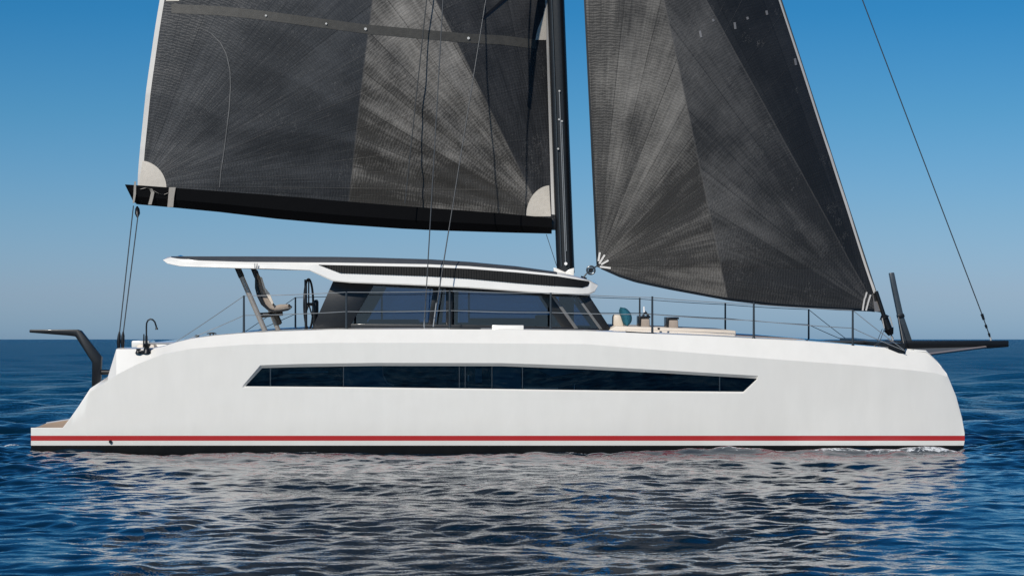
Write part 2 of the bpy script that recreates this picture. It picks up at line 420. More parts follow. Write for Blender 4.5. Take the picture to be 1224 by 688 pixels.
yk = curve([(37, 511.3), (75, 511.3), (85, 499), (94.8, 486), (107.8, 468), (125.8, 456.8), (140.5, 447), (163, 435.5), (196, 422.5), (229, 416.5), (294, 411.5), (400, 409.5), (512, 409.5), (700, 411), (800, 419), (925, 429), (1020, 436), (1093, 442.5), (1120, 446), (1132, 450), (1143, 476), (1150, 501), (1153, 518)])
ye = curve([(37, 510.8), (75, 510.8), (85, 498), (94.8, 484), (107.8, 464), (129, 450), (139, 417), (180, 416.8), (196, 413.6), (210, 409), (229, 404.5), (255, 401), (291, 398), (340, 395.5), (400, 393.7), (512, 393.2), (600, 393.6), (700, 395.2), (850, 401.5), (960, 407.6), (1107, 420.5), (1120, 433), (1132, 447), (1143, 474), (1150, 500), (1153, 517)])
fwb = curve([(37, .3), (290, .528), (291, .528)])
open_b = curve([(290, 463.2), (400, 464), (600, 466.5), (750, 468.5), (889, 470), (906, 453)])
open_t = curve([(290, 461.0), (311, 436.2), (360, 434.6), (450, 433.3), (600, 433.6), (700, 437), (800, 442.5), (906, 448.8)])
glass_b = curve([(293.5, 461.3), (400, 462), (600, 464.5), (750, 466.6), (889, 467.8), (904.8, 452.6)])
glass_t = curve([(293.5, 460.9), (313.5, 439.6), (360, 438.3), (450, 437), (600, 437.3), (700, 441), (800, 446), (904.8, 452.2)])
YH = .95
def hb(px):
    if px < 300: return .95 - .12 * ((300 - px) / 263) ** 2
    if px < 700: return .95
    return max(.03, .95 * (1 - ((px - 700) / 457) ** 2.6))
def inset(px):
    return .27 * min(1, hb(px) / .30) * float(np.interp(px, [100, 135, 1112, 1124, 1133], [.02, 1, 1, .9, .05]))
st = sorted(set([37, 45, 56, 66, 75, 80, 85, 90, 95, 101, 107.8, 116, 126, 129, 139, 140.5, 150, 163, 172, 180, 188, 196, 203, 210, 220, 229, 242, 255, 272, 290, 311, 335, 360, 380, 400, 425, 450, 475, 500, 525, 550, 575, 600, 625, 650, 675, 700, 720, 740, 760, 780, 800, 820, 840, 860, 875, 889, 906, 925, 945, 960, 980, 1000, 1020, 1040, 1057, 1075, 1093, 1107, 1114, 1120, 1126, 1132, 1138, 1143, 1147, 1150, 1153]))
def hull_rows(px):
    """near half of the section, keel to deck edge, as (px, py, Y)"""
    h = hb(px); k, e = yk(px), ye(px)
    if 290 <= px <= 906: wb_, wt_ = open_b(px), open_t(px)
    elif px < 290:
        f = float(np.interp(px, [37, 290], [.45, .5207])); wb_ = 519.8 + (k - 519.8) * f; wt_ = wb_ + (k - 519.8) * .02
    else:
        f0 = (519.8 - 453) / (519.8 - yk(906)); wb_ = 519.8 + (k - 519.8) * f0; wt_ = wb_ + (k - 519.8) * .045
    mid = lambda t: 519.8 + (wb_ - 519.8) * t
    off = -2.5 if px > 1149 else 0
    fl = .10 * float(np.interp(px, [650, 950], [0, 1]))
    kf = lambda py: .93 - fl + (.07 + fl) * min(1, max(0, (519.8 - py) / 109)) ** .8
    R = [(px + off, 548, YH - h * (.80 - fl)), (px + off, 540, YH - h * (.86 - fl)), (px + off * .4, 532, YH - h * (.895 - fl)), (px, 526.3, YH - h * (.91 - fl)), (px, 520.3, YH - h * (.93 - fl)),
         (px, mid(.35), YH - h * kf(mid(.35))), (px, mid(.7), YH - h * kf(mid(.7))), (px, wb_, YH - h * kf(wb_)), (px, wt_, YH - h * kf(wt_)), (px, k, YH - h * kf(k)),
         (px, e, YH - h * kf(k) + inset(px))]
    return R
def hull_Y(px, py):
    R = hull_rows(px); ys = [r[1] for r in R][::-1]; Ys = [r[2] for r in R][::-1]
    return float(np.interp(py, ys, Ys))
def make_hull(near):
    V, Fc, fm = [], [], []
    rows = None
    for px in st:
        R = [at(*r) for r in hull_rows(px)]
        h = hb(px)
        if px >= 1150:
            pass
        near_ = [Vector((R[0].x, YH, -.62)), Vector((R[0].x, YH - h * .62, -.40))] + R
        rim = R[-1] + Vector((0, min(.05, h * .2), -.001 if px < 78 else .0)); near_.append(rim)
        dip = Vector((rim.x, YH - (YH - rim.y) * .93, rim.z - (.02 if px < 78 else -.015))); near_.append(dip)
        cen = Vector((rim.x, YH, rim.z + (-.02 if px < 78 else .035)))
        far_ = [Vector((v.x, 2 * YH - v.y, v.z + HEEL * (2 * YH - 2 * v.y))) for v in near_[1:]][::-1]
        if px <= 75:
            for q in far_[:]:
                if q.z > .4: q.z += .03 + .10 * (px - 37) / 38
            cen.z += .02 + .05 * (px - 37) / 38
        ring = near_ + [cen] + far_
        rows = len(ring); V += ring
    nn = len(near_)
    for i in range(len(st) - 1):
        for j in range(rows):
            j2 = (j + 1) % rows
            # leave the long window open (rows 9 and 10 are its sill and head)
            if 290 <= st[i] and st[i + 1] <= 906 and (j == 9): continue
            Fc.append([i * rows + j, i * rows + j2, (i + 1) * rows + j2, (i + 1) * rows + j])
            mi = 0
            jj = j if j < nn else rows - 1 - j
            if jj <= 3: mi = 1
            elif jj == 5: mi = 2
            if st[i + 1] <= 75 and nn - 1 <= j <= nn: mi = 3
            fm.append(mi)
    Fc.append(list(range(rows))); fm.append(0)
    Fc.append([(len(st) - 1) * rows + j for j in range(rows)][::-1]); fm.append(0)
    o = build('hull', V, Fc, [M['white'], M['antifoul'], M['red'], M['teak']], cat, fm=fm, sharp=24)
    # window reveal: bevelled frame from the opening down to the glass
    sts = [x for x in st if 290 <= x <= 906]
    V, Fc = [], []; n0 = len(sts)
    REC = .05
    for x in sts:
        t = (x - 290) / 616
        gx = 293.5 + t * (904.8 - 293.5)
        ob, ot = at(x, open_b(x), hull_Y(x, open_b(x))), at(x, open_t(x), hull_Y(x, open_t(x)))
        gx = x if 316 < x < 885 else {290: 293.8, 311: 313.5, 889: 888.5, 906: 904.3}.get(x, x)
        gb, gt = at(gx, glass_b(gx), hull_Y(x, glass_b(x)) + REC), at(gx, glass_t(gx), hull_Y(x, glass_t(x)) + REC)
        V += [ob, gb, gt, ot]
    for i in range(n0 - 1):
        for j in (0, 2): Fc.append([i * 4 + j, i * 4 + j + 1, (i + 1) * 4 + j + 1, (i + 1) * 4 + j])
    Fc.append([0, 1, 2, 3]); Fc.append([(n0 - 1) * 4 + q for q in (3, 2, 1, 0)])
    build('window_frame', V, Fc, M['white'], o, sharp=25)
    Vg = []; Fg = []
    for i in range(n0):
        a, b2 = V[i * 4 + 1].copy(), V[i * 4 + 2].copy(); a.y += .004; b2.y += .004
        Vg += [a + Vector((0, 0, -.012)), b2 + Vector((0, 0, .012))]
    for i in range(n0 - 1): Fg.append([i * 2, i * 2 + 1, i * 2 + 3, i * 2 + 2])
    build('window', Vg, Fg, M['hullpane'], o, sharp=60)
    slab('added_shade_sheet', [(286, 425), (912, 440), (912, 475), (286, 470)], .36, .03, M['cabin_shade'], o, bev=0)  # added dark sheet keeping the space behind the window in shade
    P_ = lambda poly, Y, mt: slab('cabin_fitting', poly, Y, .012, M[mt], o, bev=0)
    P_([(411, 430), (456, 430), (458, 450), (463, 458), (470, 462), (470, 468), (411, 466)], .30, 'navy')
    P_([(456.3, 430), (457.2, 430), (458.5, 448), (463, 456.5), (471, 460), (471, 461), (462, 458), (457.5, 449)], .26, 'brace')
    P_([(459, 462.0), (515, 462.6), (515, 463.4), (459, 462.8)], .22, 'brace')
    P_([(560, 463), (588, 463.4), (588, 464.6), (560, 464.2)], .22, 'brace')
    P_([(559, 448), (560.4, 448), (560.4, 455), (559, 455)], .2, 'tape')
    P_([(589, 430), (623, 432), (623, 470), (589, 470)], .31, 'navy')
    P_([(568, 440), (576, 440), (576, 457), (568, 457)], .31, 'navy')
    P_([(626, 462.4), (667, 463.2), (667, 464.6), (626, 463.8)], .22, 'alu')
    P_([(345, 444), (392, 443), (392, 445), (345, 446)], .28, 'navy')
    P_([(640, 440), (700, 443), (660, 450)], .3, 'navy')
    P_([(323, 438), (324, 438), (324, 464), (323, 464)], .16, 'alu')
    P_([(860, 444), (861, 444), (861, 470), (860, 470)], .2, 'alu')
    P_([(686, 459), (687, 459), (687, 465), (686, 465)], .18, 'tape')
    for x in (323, 410.5, 549, 556, 588, 624.5, 860):
        t0, b0 = glass_t(x), glass_b(x); Y = hull_Y(x, 450) + REC - .004
        slab('window_divider', [(x - .35, t0), (x + .35, t0), (x + .35, b0), (x - .35, b0)], Y, .006, M['carbon_grey'], o, bev=0)
    return o
hull = make_hull(True)
hull['label'] = 'white hull nearest the camera with long slanted window'
XF = mirror
hull2 = make_hull(False)
hull2['label'] = 'white hull on the far side'
XF = None
# small exhaust outlet in the stripe, aft
vf = tube_vf([at(132, 527.5, hull_Y(132, 527) - .03), at(132, 527.5, hull_Y(132, 527) + .06)], .035, 14)
build('exhaust_outlet', *vf, M['carbon'], hull)

# bridge deck joining the hulls
slab('bridge_deck', [(176, 409.5), (206, 409.5), (300, 401), (520, 395.5), (700, 397), (850, 403), (962, 407.5), (962, 442), (900, 462), (230, 462), (176, 440)], 1.35, 5.7, M['white'], cat, bev=.02)
# ------------- roof
tB = [(195, 311), (200, 315), (215, 318.3), (280, 320.6), (330, 321.8), (370, 323.4), (398, 336), (420, 338), (500, 341), (560, 344), (607, 347.4), (655, 351), (690, 351.9), (705, 351.7), (711, 348.6), (714.6, 341.5)]
tL1 = [(195, 311), (200, 313), (215, 315), (381, 316.4), (407, 326.3), (511, 330), (560, 333), (617, 338.2), (655, 341), (696, 343.6), (703, 341.5), (705, 336.6), (714.6, 341)]
tL2 = [(195, 310.6), (200, 312), (215, 313.5), (300, 315), (381, 316.2), (436, 317.4), (511, 318.9), (560, 321), (617, 325.3), (666, 330), (704, 336), (714.6, 340.6)]
tL3 = [(195, 310.2), (204, 307.6), (215, 309.3), (237, 311.2), (293, 313), (400, 313.8), (436, 314.4), (511, 315.7), (560, 318), (617, 322.5), (662, 327.2), (692, 332.4), (705.5, 336), (714.6, 340.2)]
tT = [(195, 309.8), (200, 307), (204.6, 306.3), (300, 306.3), (400, 306.8), (436, 307.5), (511, 309.8), (560, 313), (617, 318.3), (666, 325), (692, 330.8), (705.5, 335), (714.6, 339.8)]
fB, fL1, fL2, fL3, fT = map(curve, (tB, tL1, tL2, tL3, tT))
rst = sorted(set([195, 197, 200, 204.6, 209, 215, 226, 237, 260, 280, 293, 310, 330, 350, 370, 376, 381, 390, 398, 407, 420, 436, 460, 485, 511, 535, 560, 590, 617, 640, 655, 666, 680, 690, 696, 700, 703, 705, 708, 711, 714.6]))
def rY(px):   # plan form of the roof edge, rounding in towards both ends
    return 1.3 + .5 * max(0, (240 - px) / 45) ** 3 * .6 + .4 * max(0, (px - 640) / 75) ** 3
V, Fc, fm = [], [], []
for px in rst:
    y = rY(px)
    nr = [at(px, fB(px) - .4, y + .12), at(px, fB(px), y + .012), at(px, lerp(fB(px), fL1(px), .12), y - .004), at(px, fL1(px), y + .02), at(px, fL2(px), y + .04), at(px, fL3(px), y + .06), at(px, fT(px), y + .16)]
    und = Vector((nr[0].x, CL, nr[0].z + .20)); top = Vector((nr[0].x, CL, nr[-1].z + .10))
    fr_ = [mirror(v) + Vector((0, 0, .06)) for v in nr][::-1]
    ring = [und] + nr + [top] + fr_; RW = len(ring); V += ring
for i in range(len(rst) - 1):
    for j in range(RW):
        j2 = (j + 1) % RW
        Fc.append([i * RW + j, i * RW + j2, (i + 1) * RW + j2, (i + 1) * RW + j])
        fm.append(1 if 6 <= j <= 9 and 203 < rst[i] < 664 else 0)
Fc.append(list(range(RW))[::-1]); fm.append(0); Fc.append([(len(rst) - 1) * RW + j for j in range(RW)]); fm.append(0)
roof = build('roof', V, Fc, [M['white'], M['roofdark']], cat, fm=fm, sharp=22)
def louver():
    V, Fc = [], []
    xs = [x for x in rst if 381 <= x <= 703] + [704.6]
    for x in xs:
        y = rY(x) + .006
        b0, t0 = fL1(x), fL2(x)
        if b0 - t0 < .3: b0 = t0 + .3
        for z, d in ((b0, 0), (t0, .03)): V.append(at(x, z, y + d))
        for z, d in ((b0, .05), (t0, .06)): V.append(at(x, z, y + d))
    for i in range(len(xs) - 1):
        a, b = i * 4, i * 4 + 4
        Fc += [[a, a + 1, b + 1, b], [a + 2, a, b, b + 2], [a + 1, a + 3, b + 3, b + 1]]
    parts = [(V, Fc)]
    x = 386.0
    while x < 664:
        y = rY(x) + .006; b0, t0 = fL1(x) - .5, fL2(x) + .5
        if b0 - t0 > 1.5:
            A, B = at(x, b0, y), at(x, t0, y + .03)
            parts.append(prism_vf([A + Vector((-.009, .002, 0)), A + Vector((.009, .002, 0)), B + Vector((.009, .002, 0)), B + Vector((-.009, .002, 0))],
                                  [A + Vector((-.009, -.022, 0)), A + Vector((.009, -.022, 0)), B + Vector((.009, -.022, 0)), B + Vector((-.009, -.022, 0))]))
        x += 3.1
    build('louver_panel', *join(*parts), M['louver'], roof, sharp=30)
louver(); XF = mirror; louver(); XF = None
# ------------- saloon
def pane(name, poly, Y, mat=None, par=None):
    return slab(name, poly, Y, .012, mat or M['pane'], par or cab, bev=0)
cab = slab('cabin', [(372, 393.8), (421, 393.6), (700, 395.6), (729, 396.5), (729, 403), (372, 403)], 1.55, 5.3, M['white'], cat, bev=.01)
def side():
    Y = 1.7
    S = lambda nm, poly, t=.07, mt=M['carbon'], yy=Y: slab(nm, poly, yy, t, mt, cab, bev=.006)
    S('pillar', [(399, 334), (440, 336), (446.5, 341), (420, 386.5), (419, 393.7), (372.5, 393.7)])
    S('sill', [(419, 387), (560, 388), (673, 390.5), (718, 392.5), (719, 395.6), (419, 393.8)])
    S('header', [(440, 336), (560, 341), (703, 348), (706, 354), (655, 353.5), (560, 347), (446.5, 341.5)])
    S('pillar', [(518, 343.5), (524, 343.8), (519.5, 388), (511.5, 388)])
    S('pillar', [(533, 344), (541.3, 344.6), (540.5, 388.3), (533, 388)])
    S('pillar', [(646, 352), (662, 353), (689, 391), (671, 390.5)], mt=M['carbon'])
    S('window_trim', [(658.5, 353), (663, 353.5), (691.5, 392.6), (686.5, 392.6)], .02, M['trim'], Y - .03)
    S('window_trim', [(689.5, 356), (693, 356), (720.5, 393.2), (716.5, 393.4)], .02, M['trim'], Y - .03)
    S('pillar', [(691, 352), (703.5, 352), (730, 393), (724, 396), (718, 395)])
    pane('window', [(446.5, 341), (518, 343.5), (511.8, 388), (420, 387)], Y + .03)
    pane('window', [(523.5, 344), (533, 344), (533, 388), (519.5, 388)], Y + .03)
    pane('window', [(541, 344.5), (646.5, 352), (671.5, 390.5), (541, 388)], Y + .03)
    pane('window', [(662, 353), (691, 353), (718.5, 393), (689, 391)], Y + .03)
side()
XF = mirror; side(); XF = None
# windscreen and aft bulkhead
def cross(name, p0, p1, Y0, Y1, mat, t=.02, bow=0.0, n=10):
    V, Fc = [], []
    a, b2 = at(*p0, Y0), at(*p1, Y0)
    for i in range(n + 1):
        y = lerp(Y0, Y1, i / n); u = i / n
        off = Vector((bow * (1 - (2 * u - 1) ** 2), y - Y0, HEEL * (y - Y0)))
        for p in (a, b2):
            V.append(p + off); V.append(p + off + Vector((t, 0, 0)))
    for i in range(n):
        q, r = i * 4, i * 4 + 4
        Fc += [[q, q + 2, r + 2, r], [q + 1, r + 1, r + 3, q + 3], [q, r, r + 1, q + 1], [q + 2, q + 3, r + 3, r + 2]]
    Fc += [[0, 1, 3, 2], [n * 4, n * 4 + 2, n * 4 + 3, n * 4 + 1]]
    build(name, V, Fc, mat, cab, sharp=40)
cross('windscreen', (697, 351), (722, 396), 1.79, 6.61, M['pane'], .015, .05)
cross('aft_bulkhead', (424, 338), (397, 395), 1.79, 6.61, M['pane'], .015)
# interior
box('saloon_floor', (at(560, 403, 4.2).x, CL, 2.41), (6.0, 4.7, .06), M['inner'], cab, 0)
for px0, px1, py0, Y0, Y1, mt in ((560, 640, 380, 5.2, 5.9, 'inner'), (640, 664, 376, 4.9, 6.0, 'inner'), (440, 500, 381.5, 5.4, 6.2, 'inner'), (404, 409, 373, 2.2, 2.9, 'taupe')):
    a, b2 = at(px0, py0, Y0), at(px1, py0, Y0)
    box('saloon_furniture', ((a.x + b2.x) / 2, (Y0 + Y1) / 2, (a.z + 2.44) / 2), (b2.x - a.x, Y1 - Y0, a.z - 2.44), M[mt], cab, .04)
tube('mast_post', [at(677, 396, CL), at(677, 345, CL)], .17, M['carbon'], cab, 16, 1)

# ------------- mast, collar, spreaders
mast_l = [(328, 666), (320, 665.2), (0, 653.8), (-1000, 634)]
mast_r = [(328, 687), (320, 686.6), (0, 674.6), (-1000, 648)]
V, Fc = [], []
ys = [326, 300, 200, 100, 0, -150, -300, -500, -700, -850, -1000]
NS = 20
for py in ys:
    l = float(np.interp(-py, [-328, -320, 0, 1000], [p[1] for p in mast_l])); r = float(np.interp(-py, [-328, -320, 0, 1000], [p[1] for p in mast_r]))
    a, b2 = at(l, py, CL), at(r, py, CL); c = (a + b2) / 2; hx = (b2.x - a.x) / 2
    for k in range(NS):
        q = 2 * math.pi * k / NS
        cx, sy_ = math.cos(q), math.sin(q)
        V.append(c + Vector((hx * (abs(cx) ** .8) * (1 if cx > 0 else -1), .15 * sy_ * (1 if cx > 0 else .8), 0)))
for i in range(len(ys) - 1):
    for k in range(NS): Fc.append([i * NS + k, i * NS + (k + 1) % NS, (i + 1) * NS + (k + 1) % NS, (i + 1) * NS + k])
Fc.append(list(range(NS))[::-1]); Fc.append([(len(ys) - 1) * NS + k for k in range(NS)])
mast = build('mast', V, Fc, M['carbon'], cat, sharp=50)
def mx(fr, py):
    l = float(np.interp(-py, [-328, -320, 0, 1000], [p[1] for p in mast_l])); r = float(np.interp(-py, [-328, -320, 0, 1000], [p[1] for p in mast_r]))
    return lerp(l, r, fr)
tube('conduit', [at(mx(.28, y), y, CL - .135) for y in (318, 200, 60, 0, -200)], .014, M['carbon_grey'], mast, 8)
tube('conduit', [at(mx(.52, y), y, CL - .155) for y in (318, 250, 180, 110)], .012, M['wire'], mast, 8)
tube('conduit', [at(mx(.60, y), y, CL - .155) for y in (300, 250, 200, 145)], .010, M['wire'], mast, 8)
for fx, py in ((.52, 109), (.44, 143), (.33, 178), (.6, 145)):
    p = at(mx(fx, py), py, CL - .15); tube('halyard_exit', [p + Vector((0, -.03, 0)), p + Vector((0, .03, 0))], .022, M['steel'], mast, 12)
p = at(676.3, 315, CL - .17); tube('deck_light', [p + Vector((0, -.03, 0)), p + Vector((0, .05, 0))], .035, M['lamp'], mast, 14)
for poly in ([(661.5, 320.5), (664, 319.8), (675.5, 325), (677, 329.5), (662, 326)], [(675.5, 325), (681, 321.5), (686.3, 320), (685.8, 330.5), (677, 329.5)]):
    slab('mast_collar', poly, CL - .24, .48, M['white'], mast, bev=.01)
def spreader(rt, tip, r0=.085):
    tube('spreader', [rt, rt.lerp(tip, .4), tip], [r0, r0 * .8, r0 * .45], M['carbon'], mast, 12, .5)
sp1 = at(577, 23, 1.75); spreader(at(655, -45, CL), sp1)
sp2 = at(548, -330, 2.1); spreader(at(650, -370, CL), sp2)
spreader(mirror(at(655, -45, CL)), mirror(sp1)); spreader(mirror(at(650, -370, CL)), mirror(sp2))
def shroud(pts, r=.012, mt='wiredark'):
    o = tube('shroud', pts, r, M[mt], cat, 8)
    return o
for f in (lambda v: v,):
    shroud([f(p) for p in (at(507, 392.5, .62), at(545, -270, 2.08), at(640, -985, CL))])
    shroud([f(p) for p in (at(517.5, 392.5, .62), sp1, at(650, -430, CL))])
for x0, x1 in ((506.8, 508.8), (517.6, 521.5)):
    tube('turnbuckle', [at(x0, 393, .62), at(x1, 362, .70)], [.016, .013], M['wire'], cat, 10)
for x in (503.7, 505.8, 514.5, 517.6):
    box('chainplate', at(x, 392, .62) + Vector((0, 0, 0)), (.022, .05, .07), M['carbon'], cat, .004)
tube('lazy_jack', [at(484, 243, 3.0), at(511, -10, 2.7), at(645, -520, CL)], .012, M['rope'], cat, 6)
tube('vang_line', [at(653, 280, CL - .12), at(665.5, 318, CL - .16)], .007, M['rope'], cat, 6)

# ------------- boom
bt = curve([(149.6, 220.4), (162, 221.2), (202, 224), (330, 233.5), (400, 239.5), (480, 246), (600, 254.8), (660, 260.5)])
bb = curve([(149.6, 221.4), (158.4, 239), (163, 243.8), (206, 247.7), (261, 253), (330, 261.2), (400, 267.5), (480, 273), (520, 275), (600, 277.5), (660, 279)])
YB = lambda px: lerp(CL, 2.5, (660 - px) / 497)
V, Fc = [], []
bs = [149.6, 154, 158.4, 163, 185, 206, 261, 330, 400, 440, 480, 520, 560, 600, 640, 659.5]
for px in bs:
    y = YB(px)
    t, b_ = bt(px), bb(px)
    w_ = .20
    ring = [at(px, t, y - w_), at(px, lerp(t, b_, .6), y - w_ * .85), at(px, b_, y - .06), at(px, b_, y - .06) + Vector((0, .12, 0)), at(px, lerp(t, b_, .6), y - w_ * .85) + Vector((0, 1.7 * w_, 0)), at(px, t, y - w_) + Vector((0, 2 * w_, 0))]
    V += ring
for i in range(len(bs) - 1):
    for j in range(6): Fc.append([i * 6 + j, i * 6 + (j + 1) % 6, (i + 1) * 6 + (j + 1) % 6, (i + 1) * 6 + j])
Fc.append(list(range(6))); Fc.append([(len(bs) - 1) * 6 + k for k in range(6)][::-1])
boom = build('boom', V, Fc, M['boom'], cat, sharp=20)
def strap(pl, mt='ropelight'):
    V, Fc = [], []
    for (px, py, w_) in pl:
        y = YB(px) - .215
        V += [at(px - w_ / 2, py, y), at(px + w_ / 2, py, y), at(px + w_ / 2, py, y) + Vector((0, .012, 0)), at(px - w_ / 2, py, y) + Vector((0, .012, 0))]
    for i in range(len(pl) - 1):
        for j in range(4): Fc.append([i * 4 + j, i * 4 + (j + 1) % 4, i * 4 + 4 + (j + 1) % 4, i * 4 + 4 + j])
    Fc += [[0, 1, 2, 3], [(len(pl) - 1) * 4 + k for k in (3, 2, 1, 0)]]
    build('strap', V, Fc, M[mt], boom, sharp=50)
strap([(206, 223.8, 8), (204.5, 236, 7), (203.5, 247.5, 7)], 'ropelight')
strap([(168, 226, 2), (174, 224.5, 3), (180, 225.5, 3.5), (182.5, 230, 4), (181, 237, 4), (179, 244.5, 4)], 'ropelight')
strap([(184, 228, 1.2), (190, 231.5, 1.2), (196, 232.5, 1.2), (201, 230.5, 1.2)], 'ropelight')
strap([(161.5, 217, 2.4), (161, 232, 3), (159.5, 242.5, 2)], 'ropelight')
box('gooseneck', at(660.5, 268, CL), (.16, .16, .26), M['carbon'], boom, .02)
# mainsheet
bk = tube_vf([at(164, 247, 2.45), at(164.2, 250, 2.4), at(164.3, 255, 2.35), at(164.3, 259.5, 2.3)], [.02, .05, .058, .02], 12)
build('sheet_block', *bk, M['carbon'], cat)
tube('mainsheet', [at(159.5, 246, 2.4), at(142.8, 398, .95)], .012, M['rope'], cat, 8)
tube('mainsheet', [at(165, 257, 2.3), at(147.3, 398, .95)], .012, M['rope'], cat, 8)
for x0, x1 in ((142.8, 141.8), (147.3, 146.6)):
    tube('sheet_block', [at(x0, 396, .95), at(x0 - .3, 401, .95), at(x1, 409, .95), at(x1, 417, .95)], [.015, .035, .042, .028], M['carbon'], cat, 12)

# ------------- mainsail
HEADZ = at(0, -985, CL).z
def main_pt(u, v, off=0.0):
    """u 0 at the luff, 1 at the leech; v 0 at the foot, 1 at the head"""
    u_ = u
    px0 = lerp(659.5, 166, u_)
    foot = at(px0, bt(px0) + 2, YB(px0)); foot.y = lerp(CL, YB(166), u_)
    hdl, hdr = at(634, -985, CL), at(556, -940, CL - 1.3)
    head = hdl.lerp(hdr, u_)
    p = foot.lerp(head, v)
    # luff follows the mast, leech carries roach
    lu = float(np.interp(-(405 - (p.z - EYE) * F / (D + CL)), [-328, 0, 1000], [666, 655, 636]))
    lux = (lu - 612) * (D + CL) / F
    h = v
    roach = 2.55 * (4 * h * (1 - h)) ** .9 * .5 * (1 + .25 * h)
    base_l = lerp(at(659.5, 260, CL).x, hdl.x, v)
    p.x += (lux - base_l) * (1 - u_) - roach * max(0, u_) ** 1.5
    chord = lerp(9.6, 2.0, v)
    camb = chord * (.115 * math.tanh(v * 7)) * (max(0, u_) ** .75) * (1 - u_) * 3.0
    p.y -= camb + 1.1 * v * (1 - v) * u_
    # folds: long soft creases running from the tack up towards the leech, and a few near the clew
    at_ = math.atan2(v * 26, u_ * 9.6 + .02)
    rr = math.hypot(v * 26, u_ * 9.6)
    p.y += .030 * noise.noise(Vector((at_ * 9, rr * .12, 3.1))) * min(1, rr / 2) * min(1, v * 30) + .11 * abs(noise.noise(Vector((at_ * 3.2, rr * .22, 8.1)))) * min(1, v * 30) + .06 * abs(noise.noise(Vector((at_ * 7, rr * .3, 5.5)))) * min(1, v * 30) * u_
    p.y += .012 * math.sin(26 * math.atan2(v * 4, u_ + .02)) * min(1, u_ * 4) * math.exp(-v * 7) * (1 - u_)
    p.y += off
    return p
def surf(name, fn, us, vs_, mat, parent, off=0.0, thick=.004, sharp=60):
    V, Fc, uv = [], [], []
    nu = len(us)
    for v in vs_:
        for u in us:
            p = fn(u, v, off); V.append(p); uv.append((p.x, p.z))
    nvt = len(V)
    for i in range(len(vs_) - 1):
        for j in range(nu - 1): Fc.append([i * nu + j, i * nu + j + 1, (i + 1) * nu + j + 1, (i + 1) * nu + j])
    return build(name, V, Fc, mat, parent, uv=uv, recalc=False, sharp=sharp)
CLEW, TACK = at(166, 222, 2.5), at(660, 262, CL)
seam0, seam1 = at(415, 245, 3.0), at(445, 0, 2.6)
band = None
seam2, seam3 = at(645, 250, 4.1), at(520, 0, 3.2)  # boundary of the painted luff shade
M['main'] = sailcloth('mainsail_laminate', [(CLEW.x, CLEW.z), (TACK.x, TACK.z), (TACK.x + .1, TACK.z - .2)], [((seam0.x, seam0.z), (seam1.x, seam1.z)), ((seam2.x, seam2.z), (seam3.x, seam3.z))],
                      [(.033, .036, .041), (.065, .060, .053), (.022, .023, .026)], [(.125, .13, .138), (.68, .64, .59), (.10, .10, .105)], 2.0)  # sunlit middle and shaded luff of the mainsail put into the cloth colour
us = list(np.linspace(0, 1, 140)); vv = list(np.linspace(0, .28, 120)) + list(np.linspace(.28, 1, 50))[1:]
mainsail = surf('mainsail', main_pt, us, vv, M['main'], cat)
def inv_main(px, py):
    u, v = (660 - px) / 494, max(0., (250 - py) / 1240)
    for _ in range(40):
        p = main_pt(u, v); qx = 612 + p.x * F / (D + p.y); qy = 405 - (p.z - EYE) * F / (D + p.y)
        u += (qx - px) / 520; v += (qy - py) / 1240
        v = max(0, v); u = min(1.0, max(0, u))
    return u, v
def sheet_on(fn, inv, name, rows, mat, parent, off=-.006):
    """a patch or tape sewn on the near face; rows of (px, py) points in a grid"""
    V, Fc = [], []
    nr = len(rows[0])
    for r in rows:
        for q in r:
            u, v = inv(*q); V.append(fn(u, v, off))
    for i in range(len(rows) - 1):
        for j in range(nr - 1): Fc.append([i * nr + j, i * nr + j + 1, (i + 1) * nr + j + 1, (i + 1) * nr + j])
    return build(name, V, Fc, mat, parent, recalc=False, sharp=60)
# leech tape and luff tape
def strip_uv(name, fn, u0, u1, v0, v1, mat, parent, n=60, off=-.006, m_=3):
    return surf(name, fn, list(np.linspace(u0, u1, m_)), [v for v in vv if v0 < v < v1] if n > 10 else list(np.linspace(v0, v1, n)), mat, parent, off=off)
strip_uv('leech_tape', main_pt, .9905, 1.0025, -.0001, 1.1, M['tape'], mainsail, 90)
strip_uv('luff_tape', main_pt, -.0005, .0085, .003, 1.1, M['tape'], mainsail, 90)
rows = []
for r in np.linspace(.5, 33, 6):
    rows.append([(166 + r * math.cos(a), 223.0 + .05 * r - r * math.sin(a)) for a in np.linspace(.0, 1.44, 14)])
sheet_on(main_pt, inv_main, 'corner_patch', rows, M['whitecloth'], mainsail, -.008)
rows = []
for r in np.linspace(.5, 37, 6):
    rows.append([(658.5 - r * .8 * math.cos(a), 258.5 - r * math.sin(a)) for a in np.linspace(0, 1.5, 14)])
sheet_on(main_pt, inv_main, 'corner_patch', rows, M['whitecloth'], mainsail, -.008)
rows = [[(lerp(653.3, x, t), y) for t in np.linspace(0, 1, 4)] for x, y in ((640, 48), (641, 42), (643, 34), (646, 27), (649, 20), (651, 10))]
sheet_on(main_pt, inv_main, 'corner_patch', rows, M['whitecloth'], mainsail, -.010)
rows = [[(lerp(198.5, x, t), y) for t in np.linspace(0, 1, 4)] for x, y in ((214, 1.5), (218, -10), (215, -22), (206, -36))]
sheet_on(main_pt, inv_main, 'corner_patch', rows, M['whitecloth'], mainsail, -.010)
